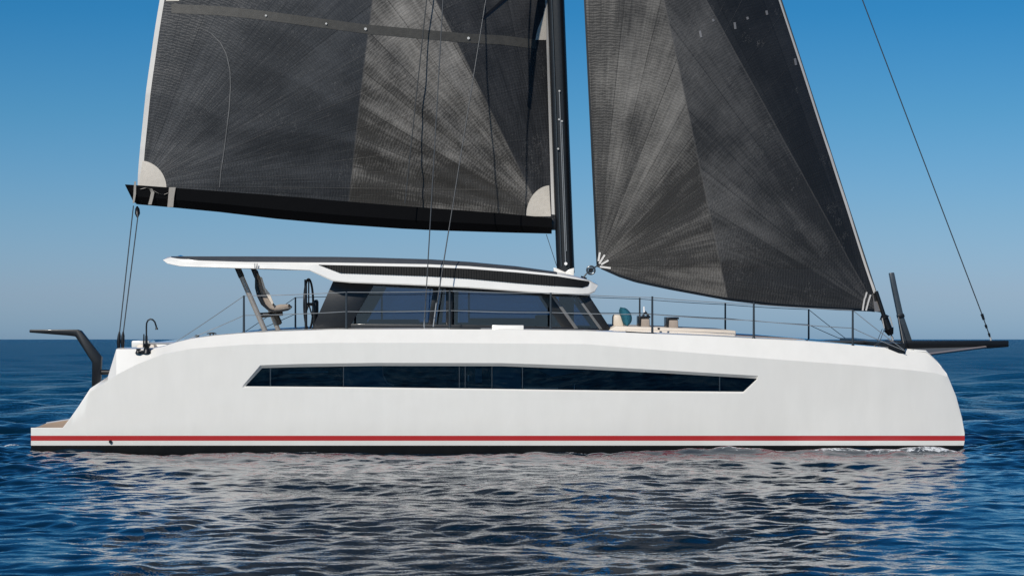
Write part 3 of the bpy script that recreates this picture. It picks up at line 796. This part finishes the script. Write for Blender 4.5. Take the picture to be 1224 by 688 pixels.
# reef band with eyelets, across the sail
rb = curve([(196, 10), (260, 13), (310, 18), (437, 35), (560, 46), (600, 48), (640, 53)])
M['reef'] = plain('reef_band_cloth', (.060, .057, .051), .55, .3, 10, bump=.4, bscale=60)
rows = [[(x, rb(x) + dy) for x in np.linspace(205, 641, 60)] for dy in (-5.5, 0, 5.5)]
sheet_on(main_pt, inv_main, 'reef_band', rows, M['reef'], mainsail, -.006)
for x in (318, 390, 437, 560):
    u, v = inv_main(x, rb(x)); p = main_pt(u, v)
    tube('eyelet', [p + Vector((0, -.03, 0)), p + Vector((0, .02, 0))], .030 if x > 400 else .022, M['steel'], mainsail, 12)
# stitched curved seam on the aft panel
M['stitch'] = plain('seam_tape_grey', (.15, .15, .15), .6, .3, 10)
sp_ = [(224, 30), (238, 33), (252, 40), (264, 52), (271, 66), (275, 85), (275.5, 105), (274, 130), (271, 155), (268, 180), (264, 205), (262.5, 224)]
syy = list(np.linspace(30, 224, 90)); sxx = np.interp(syy, [q[1] for q in sp_], [q[0] for q in sp_])
rows = [[(x + dx, y) for x, y in zip(sxx, syy)] for dx in (-.5, .5)]
sheet_on(main_pt, inv_main, 'seam_tape', rows, M['stitch'], mainsail, -.014)

# ------------- jib
jf = [(1055.5, 373.5), (1040, 371.5), (1000, 370), (930, 365.5), (870, 358.5), (800, 345.5), (760, 337), (740, 330.5), (713, 318.5)]
JY1 = 2.7
HEADJ = at(655, -850, CL - .15)
def jib_pt(u, v, off=0.0):
    t = u * (len(jf) - 1)
    # interpolate the foot by distance
    xs = np.array([p[0] for p in jf], float); s_ = (xs[0] - xs) / (xs[0] - xs[-1])
    px = float(np.interp(u, s_, xs)); py = float(np.interp(u, s_, [p[1] for p in jf]))
    Y = lerp(CL, JY1, u) - .9 * u * (1 - u) * 3.0 * .55
    foot = at(px, py, Y)
    p = foot.lerp(HEADJ, v)
    # belly grows above the foot then shrinks with the chord
    c = 6.4 * (1 - v)
    u = max(0.0, u)
    p.y -= c * .30 * (u ** .8) * (1 - u) * math.tanh(v * 5) + 1.6 * u * v * (1 - v)
    aj = math.atan2(v * 24, (1 - u) * 6.4 + .02)
    p.y += .08 * abs(noise.noise(Vector((aj * 5, v * 3, 1.7)))) * min(1, v * 30) * min(1, (1 - u) * 5)
    p.y += off
    return p
cl2, tk2 = at(713, 318, JY1), at(1050, 372, CL)
s0, s1 = at(874, 362, 2.4), at(800, 0, 1.6)
s2, s3 = at(1046, 366, 4.1), at(850, 0, 2.4)  # where the jib's painted luff shade begins
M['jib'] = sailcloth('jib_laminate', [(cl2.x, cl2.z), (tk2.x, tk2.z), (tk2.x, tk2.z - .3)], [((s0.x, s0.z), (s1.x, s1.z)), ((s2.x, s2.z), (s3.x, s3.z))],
                     [(.040, .037, .033), (.026, .026, .026), (.010, .011, .012)], [(.38, .36, .33), (.19, .185, .18), (.045, .047, .05)], 7.0)  # lit leech side and darker luff side painted as cloth tones
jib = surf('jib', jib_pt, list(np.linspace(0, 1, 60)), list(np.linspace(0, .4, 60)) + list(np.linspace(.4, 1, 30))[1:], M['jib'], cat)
strip_uv('luff_tape', jib_pt, -.0005, .012, .018, 1, M['tape'], jib, 70, -.008)
strip_uv('foot_tape', jib_pt, .03, .985, -.0005, .0022, M['carbon'], jib, 3, -.008, 60)
strip_uv('leech_tape', jib_pt, .992, 1.0015, .002, 1, M['carbon'], jib, 60, -.008)
def inv_jib(px, py):
    v = (370 - py) / 1220; u = (1050 - px) / 340
    for _ in range(60):
        p = jib_pt(min(1.02, max(-.02, u)), v); qx = 612 + p.x * F / (D + p.y); qy = 405 - (p.z - EYE) * F / (D + p.y)
        u += .8 * (qx - px) / 340 / max(.2, 1 - v); v += .8 * (qy - py) / 1220
        v = max(-.001, v); u = min(1.02, max(-.02, u))
    return u, v
def web(name, a, b2, w_, mat, par, off=-.02):
    A, B = Vector((*a, 0)), Vector((*b2, 0)); d = (B - A).normalized(); nrm = Vector((-d.y, d.x, 0)) * w_ / 2
    rows = [[((A.lerp(B, t) + nrm * s_).x, (A.lerp(B, t) + nrm * s_).y) for t in (0, .25, .5, .75, 1)] for s_ in (-1, 1)]
    V = [];
    for r in rows:
        for q in r: V.append(jib_pt(*inv_jib(*q), off))
    n5 = 5; V2 = V + [v + Vector((0, .012, 0)) for v in V]
    Fc = []
    for j in range(4):
        Fc += [[j, j + 1, n5 + j + 1, n5 + j], [10 + j, 10 + n5 + j, 10 + n5 + j + 1, 10 + j + 1], [j, 10 + j, 10 + j + 1, j + 1], [n5 + j, n5 + j + 1, 15 + j + 1, 15 + j]]
    Fc += [[0, 5, 15, 10], [4, 14, 19, 9]]
    build(name, V2, Fc, mat, par, sharp=40)
for a, b2 in (((717, 301.5), (715.3, 312)), ((722.8, 304.5), (716.2, 315)), ((727.3, 311), (718.5, 316)), ((730, 320.3), (717, 318.6))):
    web('clew_webbing', a, b2, 2.3, M['tape'], jib)
for a, b2 in (((1036, 349), (1034, 356)), ((1033.5, 356), (1032, 364)), ((1040.5, 352), (1038, 360)), ((1038, 360), (1035, 371)), ((1032, 364), (1031, 371))):
    web('tack_webbing', a, b2, 1.9, M['tape'], jib)
web('tack_patch', (1046, 350), (1049, 372), 7, M['alu'], jib, -.012)
for x, y, s_ in ((836, 40, 4), (878, 31, 3), (893, 22, 3), (917, 15, 3), (852, 24, 2), (951, 73, 4), (921, 75, 4), (806, 96, 3)):
    pass
for a, b2 in (((836.5, 37), (838, 45)), ((878, 27), (879, 35)), ((893, 20.5), (894, 23.5)), ((916, 13), (917, 18)), ((852, 23), (853, 26)), ((950, 70), (951.5, 78))):
    web('sail_marker', a, b2, 2.6, M['alu'], jib, -.010)
# clew shackle chain
pts = [at(697, 332, 2.6), at(701, 327, 2.6), at(706, 323.5, 2.62), at(710, 320, 2.65), at(714, 317.5, 2.7)]
tube('clew_strop', pts, [.02, .014, .014, .014, .014], M['wiredark'], cat, 8)
V, Fc = [], []
c0 = at(706.3, 322.8, 2.56)
vf = [c0 + Vector((.085 * math.cos(q), 0, .085 * math.sin(q))) for q in np.linspace(0, 2 * math.pi, 19)]
ring = tube_vf(vf, .022, 8); build('clew_block', *ring, M['stanchion'], cat)
tube('clew_block', [c0 + Vector((0, .0, 0)), c0 + Vector((0, .06, 0))], .055, M['carbon'], cat, 14)
tube('jib_track_car', [at(694, 332, 2.6), at(701, 334, 2.6)], [.05, .04], M['carbon'], cat, 10)
# furler
tube('forestay', [at(1067.5, 404.5, CL), at(1064, 397, CL), at(1047.2, 349, CL - .0), HEADJ + Vector((.02, .05, .1))], .016, M['wiredark'], cat, 8)
fur = tube('furler', [at(1047.2, 348, CL - .03), at(1056.8, 378, CL - .02)], [.045, .05], M['carbon'], cat, 14)
tube('furler_drum', [at(1055.5, 376, CL), at(1057.2, 380, CL), at(1057.4, 380.4, CL), at(1062, 392.5, CL), at(1062.2, 393, CL), at(1065, 400, CL)], [.05, .12, .085, .085, .12, .06], M['carbon'], fur, 18)
for sgn in (-1, 1):
    tube('drum_guard', [at(1059 + sgn * 4.5, 379 - sgn, CL - .1), at(1062 + sgn * 5, 391 - sgn, CL - .1)], .014, M['steel'], fur, 8)
tube('tack_shackle', [at(1065.5, 401, CL), at(1067.5, 407, CL)], [.022, .018], M['steel'], fur, 8)
# raised blade, bowsprit, forestay to the tip
slab('bow_strut', [(1063.2, 326), (1069, 325.4), (1073, 345), (1080, 376), (1091, 408.5), (1078.5, 408.5), (1073.8, 379), (1067, 346)], CL - .12, .16, M['carbon_grey'], cat, bev=.02)
slab('strut_hinge', [(1073.2, 376), (1080.5, 374.5), (1081.8, 378.5), (1074.2, 380.2)], CL - .15, .22, M['carbon'], cat, bev=.01)
sprit = slab('bowsprit', [(967, 407.2), (1206, 406.8), (1206, 414.3), (1185, 416), (1150, 417.6), (1100, 420), (1030, 420), (967, 411)], CL - .16, .34, M['carbon'], cat, bev=.02)
cb = join(prism_vf([at(1062, 410, .8), at(1082, 410, .8), at(1082, 422, .8), at(1062, 422, .8)], [mirror(at(1062, 410, .8)), mirror(at(1082, 410, .8)), mirror(at(1082, 422, .8)), mirror(at(1062, 422, .8))]))
build('crossbeam', *cb, M['carbon'], cat)
def net(near):
    a, b2, c, d = at(1104, 423.5, .95), at(1178, 414.2, CL - .17), at(1084, 416.5, CL - .17), at(1084, 420, .95)
    V, Fc = [], []; n = 8
    for i in range(n + 1):
        for j in range(n + 1):
            u, v = i / n, j / n
            p = (d.lerp(a, u)).lerp(c.lerp(b2, u), v); p.z -= .05 * 4 * v * (1 - v) * u * (1 - u)
            V.append(p)
    for i in range(n):
        for j in range(n): Fc.append([i * (n + 1) + j, i * (n + 1) + j + 1, (i + 1) * (n + 1) + j + 1, (i + 1) * (n + 1) + j])
    build('bow_net', V, Fc, M['net'], cat)
    tube('bow_brace', [at(1104, 424, .95), at(1178, 414.6, CL - .18)], .028, M['brace'], cat, 8)
M['net'] = plain('net_grey', (.09, .10, .11), .8, .2, 30)
M['brace'] = plain('brace_pale', (.34, .28, .26), .5, .2, 30)
net(1); XF = mirror; net(0); XF = None
def trampoline():
    V, Fc = [], []; n = 10
    a, b2 = at(962, 411, 1.3), at(1064, 416, .9)
    for i in range(n + 1):
        for j in range(n + 1):
            u, v = i / n, j / n; p = a.lerp(b2, u); q = Vector((p.x, CL - .2, p.z + .02)); r = p.lerp(q, v); r.z -= .08 * 4 * v * (1 - v) * u * (1 - u) * 4; V.append(r)
    for i in range(n):
        for j in range(n): Fc.append([i * (n + 1) + j, i * (n + 1) + j + 1, (i + 1) * (n + 1) + j + 1, (i + 1) * (n + 1) + j])
    build('trampoline', V, Fc, M['net'], cat)
trampoline(); XF = mirror; trampoline(); XF = None
sty = tube('sprit_stay', [at(1184.3, 405, CL), at(1174, 376, CL), at(650, -1000, CL)], .0125, M['wiredark'], cat, 8)
for a, b2, r in (((1173.6, 375), (1176, 382), .035), ((1178, 388), (1179.5, 392), .03), ((1182, 398), (1183, 402), .028)):
    tube('stay_fitting', [at(*a, CL), at(*b2, CL)], [r, r * .8], M['carbon'], sty, 10)
tube('stay_shackle', [at(1184, 403, CL), at(1184.4, 407, CL)], .02, M['steel'], sty, 8)

# ------------- stanchions and lifelines
YS = .46
nst = [(291.5, 353, 399), (414, 348.5, 394.5), (537.5, 346.5, 394), (658.3, 349.5, 396), (779.7, 354, 399.5), (901, 361, 405.5), (1019.3, 370, 415)]
def farpx(px): return 684 * .157 + .843 * px
def farpy(py): return 405 - (405 - py) * .843 - 6.2
FY = 2 * CL - YS
for x, t, b_ in nst:
    Y = YS if x < 1000 else .7
    s_ = tube('stanchion', [at(x, b_ + 1, Y), at(x, t, Y)], [.026, .02], M['stanchion'], cat, 10)
    tube('stanchion_base', [at(x, b_ + 1, Y), at(x, b_ - 2.5, Y)], [.045, .03], M['carbon'], s_, 12)
for x, t, b_ in nst:
    tube('stanchion', [at(farpx(x), farpy(b_) + 1.5, FY), at(farpx(x), farpy(t), FY)], [.024, .02], M['stanchion'], cat, 10)
up = [(196, 417.5), (291.5, 353.5), (414, 349), (537.5, 347.6), (658.3, 350), (779.7, 355.5), (901, 363.5), (1019.3, 370.5), (1080, 417.5)]
lo = [(210, 411), (291.5, 376.8), (414, 372.2), (537.5, 371), (658.3, 373.3), (779.7, 375.5), (901, 383), (1019.3, 392), (1082, 419)]
def yl(x): return .7 if x > 1000 else YS
for L, f in ((up, 0), (lo, 0), (up, 1), (lo, 1)):
    pts = []
    for i in range(len(L) - 1):
        a, b2 = L[i], L[i + 1]
        A = at(*a, yl(a[0])) if not f else at(farpx(a[0]), farpy(a[1]), FY)
        B = at(*b2, yl(b2[0])) if not f else at(farpx(b2[0]), farpy(b2[1]), FY)
        pts += sagged(A, B, .012, 6)[:-1]
    pts.append(B)
    tube('lifeline', pts, .0075, M['wire'] if not f else M['wiredark'], cat, 6)
tube('pulpit_line', [at(1046, 414, .9), at(1054.5, 393, 2.4)], .007, M['rope'], cat, 6)
tube('pulpit_line', [at(1049, 415.5, .9), at(1057, 393, 2.4)], .007, M['rope'], cat, 6)
tube('furling_line', [at(1082, 418.5, 1.0), at(1062, 405, 3.0), at(1045, 413, 1.0)], .008, M['ropelight'], cat, 6)
tube('strut_line', [at(1074, 379, CL - .2), at(1081.5, 417, 1.0)], .008, M['ropelight'], cat, 6)

# ------------- cockpit: canopy supports, helm seat, wheel
def strut(p0, p1, Y, w_):
    a, b2 = at(*p0, Y), at(*p1, Y)
    t = tube('canopy_support', [a, b2], w_, M['alu'], cat, 14, .7)
    c = a.lerp(b2, 0 / 1); tube('support_bracket', [a + (b2 - a) * -.02, a + (b2 - a) * .13], w_ * 1.15, M['carbon'], t, 14, .75)
strut((284.5, 321), (318, 398), 2.0, .056)
strut((303, 321), (334, 398), 2.5, .05)
hs = tube('helm_seat', [at(308, 377, 2.25), at(338, 374.5, 2.25)], [.06, .045], M['carbon'], cat, 12)
hs['label'] = 'sculpted helm chair with tan padding'
tube('seat_bracket', [at(328, 374, 2.25), at(334, 386, 2.45)], [.07, .06], M['carbon'], hs, 12)
def seat_shell(prof_o, prof_i, Y0, Y1, mat, name, bev=.02):
    poly = prof_o + prof_i[::-1]
    slab(name, poly, Y0, Y1 - Y0, mat, hs, bev=bev)
back_o = [(303.5, 322), (304.5, 334), (304.5, 344), (307, 354), (312, 364), (319, 370), (326, 373), (336, 372.5), (344, 371), (348, 368.5), (349, 366)]
back_i = [(308.5, 322), (311, 330), (315, 343), (318, 350), (322, 360), (326, 366.5), (331, 367), (338, 364), (343, 362.8), (346.5, 363.5), (349, 366)]
thin_i = [(lerp(o_[0], i_[0], .42), lerp(o_[1], i_[1], .42)) for o_, i_ in zip(back_o[:-1], back_i[:-1])] + [back_i[-1]]
seat_shell(back_o, thin_i, 2.02, 2.10, M['carbon'], 'seat_shell')
seat_shell(back_o, [(q[0] - .8, q[1] + .8) for q in back_i[:-1]] + [back_i[-1]], 2.52, 2.60, M['carbon'], 'seat_shell')
pad_o = [(304.6, 326), (305, 344), (308.5, 355), (314, 364), (321, 369.5), (328, 371), (337, 370), (345, 368)]
pad_i = [(307.6, 328), (311.5, 337), (315.5, 346), (320, 352), (323, 360), (327, 365.5), (335, 363.5), (345, 363.3)]
seat_shell(pad_o, pad_i, 2.10, 2.52, M['taupe'], 'seat_cushion', .03)
slab('seat_piping', [(311, 331), (313, 331), (317, 344), (322, 350), (327, 362), (325, 364), (319, 353), (314, 343)], 2.0, .025, M['cream'], hs, bev=.008)
# wheel, seen almost edge on
wc = at(369, 363.5, 2.3); Rw = .545; ya = math.radians(5)
def wpt(q, r=Rw): return wc + Vector((math.sin(ya) * r * math.cos(q), r * math.cos(ya) * math.cos(q), r * math.sin(q)))
swl = tube('steering_wheel', [wpt(q) for q in np.linspace(0, 2 * math.pi, 41)], .024, M['carbon'], cat, 10)
for q in (math.pi / 2, math.pi * 7 / 6, math.pi * 11 / 6):
    tube('spoke', [wc, wpt(q)], .016, M['carbon'], swl, 8)
tube('wheel_hub', [wc - Vector((.03, 0, 0)), at(375.5, 363.5, 2.3)], .035, M['carbon'], swl, 12)
slab('steering_pedestal', [(374.5, 359), (378, 357.5), (379.5, 360), (379.5, 396), (373.5, 396)], 2.2, .3, M['carbon'], cat, bev=.02)
tube('grab_rail', [at(365.8, 398, 1.75), at(365.3, 334, 1.75)], .03, M['carbon'], cat, 10)
for x in (304.5, 307.2):
    tube('canopy_clip', [at(x, 321, 1.24), at(x, 314.5, 1.24)], .012, M['steel'], roof, 8)

# ------------- stern: arm, shower, winch, cleats, locker
arm = slab('stern_arm', [(35, 393.7), (92, 393.7), (96.5, 395), (121, 426), (119.5, 461), (116, 464.5), (109.5, 464.5), (110, 433), (90, 402), (83, 401), (35, 397.2)], .75, .16, M['carbon'], cat, bev=.015)
tube('arm_bracket', [at(119, 444.5, .83), at(131, 444.5, .83)], .055, M['carbon'], arm, 12)
def shower():
    c = at(175, 405, .9)
    pts = [(175, 414), (175, 390), (175.3, 386), (176.8, 382.8), (179.5, 381.2), (182.5, 381.8), (185, 384.5), (186.5, 389), (187.2, 392.5)]
    t = tube('deck_shower', [at(x, y, .4) for x, y in pts], .017, M['carbon'], cat, 10)
    tube('shower_head', [at(187.2, 391, .4), at(187.3, 393.8, .4)], [.02, .032], M['carbon'], t, 10)
    tube('shower_base', [at(175, 417, .4), at(175, 401, .4)], [.035, .024], M['carbon'], t, 10)
shower()
tube('control_lever', [at(171.8, 415, .4), at(172, 399, .4)], [.022, .012], M['carbon'], cat, 10)
wn = tube('winch', [at(175.5, 422, .22), at(175.5, 419, .22), at(175.5, 414.5, .22), at(175.5, 412, .22), at(175.5, 410.5, .22)], [.10, .075, .055, .085, .06], M['carbon'], cat, 20)
tube('winch', [at(165.5, 422, .2), at(165.5, 419.3, .2), at(165.5, 417.5, .2), at(165.5, 416.5, .2)], [.075, .05, .045, .06], M['carbon'], cat, 18)
box('clutch', at(170.5, 420, .2), (.14, .12, .06), M['carbon'], cat, .012)
slab('cockpit_coaming', [(163, 412.5), (166, 411), (184, 411.5), (186, 421), (163, 419)], 1.0, .5, M['cream'], cat, bev=.03)
slab('stern_locker', [(157, 407), (178, 407), (178, 417), (157, 417)], 5.6, .9, M['white'], cat, bev=.03)
tube('aft_rail', [at(176, 410, 1.1), at(206, 410.8, 1.1)], .016, M['wire'], cat, 8)
def cleat(px, py, Y, L=.2):
    p = at(px, py, Y)
    c = tube('cleat', [p + Vector((-L / 2, 0, .05)), p + Vector((-L / 5, 0, .062)), p + Vector((L / 5, 0, .062)), p + Vector((L / 2, 0, .05))], [.009, .016, .016, .009], M['carbon'], cat, 8)
    for s_ in (-1, 1): tube('cleat_foot', [p + Vector((s_ * L / 6, 0, -.02)), p + Vector((s_ * L / 6, 0, .06))], .014, M['carbon'], c, 8)
cleat(253, 401.5, .6); cleat(235.5, 404.4, .6, .1)
slab('lifeline_bracket', [(202, 414), (209, 410.5), (222, 405), (223, 406), (210, 412.3), (203.5, 415)], .45, .04, M['carbon'], cat, bev=.005)
slab('deck_track', [(537.5, 391.6), (574.5, 391.9), (574.5, 393.6), (537.5, 393.4)], .33, .05, M['carbon'], cat, bev=.004)
slab('deck_track', [(748, 395.4), (785, 398), (785, 399.8), (748, 397.2)], .33, .05, M['carbon'], cat, bev=.004)
slab('deck_hatch', [(588, 388.3), (626, 388.5), (626, 396), (588, 395.6)], .5, .6, M['white'], cat, bev=.015)
# ------------- foredeck lounge
lg = slab('lounge_seat', [(728, 394), (736, 389.5), (800, 391.6), (879.5, 395), (879.5, 406), (728, 399)], 1.55, 4.6, M['cream'], cat, bev=.02)
slab('seat_cushion', [(748, 393.8), (879, 397.8), (879, 405.5), (748, 397)], 1.3, .24, M['cream'], lg, bev=.03)
slab('teak_sidedeck', [(880, 401.5), (962, 405.5), (962, 410), (880, 406.5)], 1.3, 2.2, M['teak'], cat, bev=.004)
slab('backrest', [(733.5, 375.6), (742.5, 375.8), (746.5, 390.5), (733, 390)], 2.4, .7, M['cream'], lg, bev=.05)
for x0, x1, yt, yb in ((763.5, 777.5, 377.5, 391.5), (796.8, 811.5, 379, 392.5)):
    s_ = slab('backrest', [(x0 + 2, yt + 2.2), (x1 - 1, yt + 2.2), (x1 - .5, yb), (x0 + 1.5, yb)], 2.6, .75, M['taupe'], lg, bev=.03)
    slab('backrest_frame', [(x0, yt), (x1, yt), (x1, yt + 2.4), (x0 + 2.6, yt + 2.4), (x0 + 2, yb), (x0, yb)], 2.57, .8, M['carbon'], s_, bev=.006)
# small fitting with a white top standing on the first backrest
g = slab('folded_fitting', [(767.5, 377.6), (770.5, 371.5), (772, 371.5), (776.5, 377.2), (773.8, 377.6), (771.5, 374.5), (770, 377.6)], 2.8, .1, M['carbon'], lg, bev=.005)
tube('white_cap', [at(770, 373, 2.8), at(769.8, 366.2, 2.8)], [.025, .018], M['lamp'], g, 8)
tube('deck_fitting', [at(787.2, 394, 1.2), at(787.6, 391.5, 1.2)], [.02, .03], M['carbon'], cat, 8)

# the loose cushion
def pillow():
    n = 14; V, Fc = [], []
    top, bot = at(741.8, 366.8, 2.35), at(749.8, 389.6, 2.35)
    ax = (top - bot); L = ax.length; ax.normalize(); side_ = Vector((0, 1, HEEL)); th = ax.cross(side_).normalized()
    for s_ in (-1, 1):
        for i in range(n + 1):
            for j in range(n + 1):
                u, v = i / n * 2 - 1, j / n * 2 - 1
                pinch = 1 - .08 * (u * u) * (1 - abs(v)) - .0
                r = (1 - abs(u) ** 2.6) * (1 - abs(v) ** 2.6)
                t = .115 * max(0, r) ** .55
                a = u * (1 - .05 * (1 - v * v)); b2 = v * (1 - .05 * (1 - u * u))
                bend = -.05 * (1 - b2 * b2) if False else .05 * (1 - b2 * b2)
                p = bot.lerp(top, .5) + ax * (b2 * L / 2) + side_ * (a * .23) + th * (s_ * t * (-1) - 0) + Vector((bend, 0, 0))
                p += th * .008 * noise.noise(Vector((u * 3, v * 3, s_ * 2)))
                V.append(p)
    m1 = (n + 1) ** 2
    for s_ in (0, 1):
        for i in range(n):
            for j in range(n):
                q = [i * (n + 1) + j, i * (n + 1) + j + 1, (i + 1) * (n + 1) + j + 1, (i + 1) * (n + 1) + j]
                Fc.append([x + s_ * m1 for x in q])
    bm = bmesh.new(); vs_ = [bm.verts.new(v) for v in V]
    for f in Fc: bm.faces.new([vs_[i] for i in f])
    bmesh.ops.remove_doubles(bm, verts=bm.verts, dist=.002)
    bm.verts.index_update(); V2 = [v.co.copy() for v in bm.verts]; F2 = [[v.index for v in f.verts] for f in bm.faces]; bm.free()
    o = build('cushion', V2, F2, M['teal'], None, sharp=80)
    tag(o, 'teal fabric cushion leaning against the cream backrest of the foredeck lounge', 'cushion')
pillow()
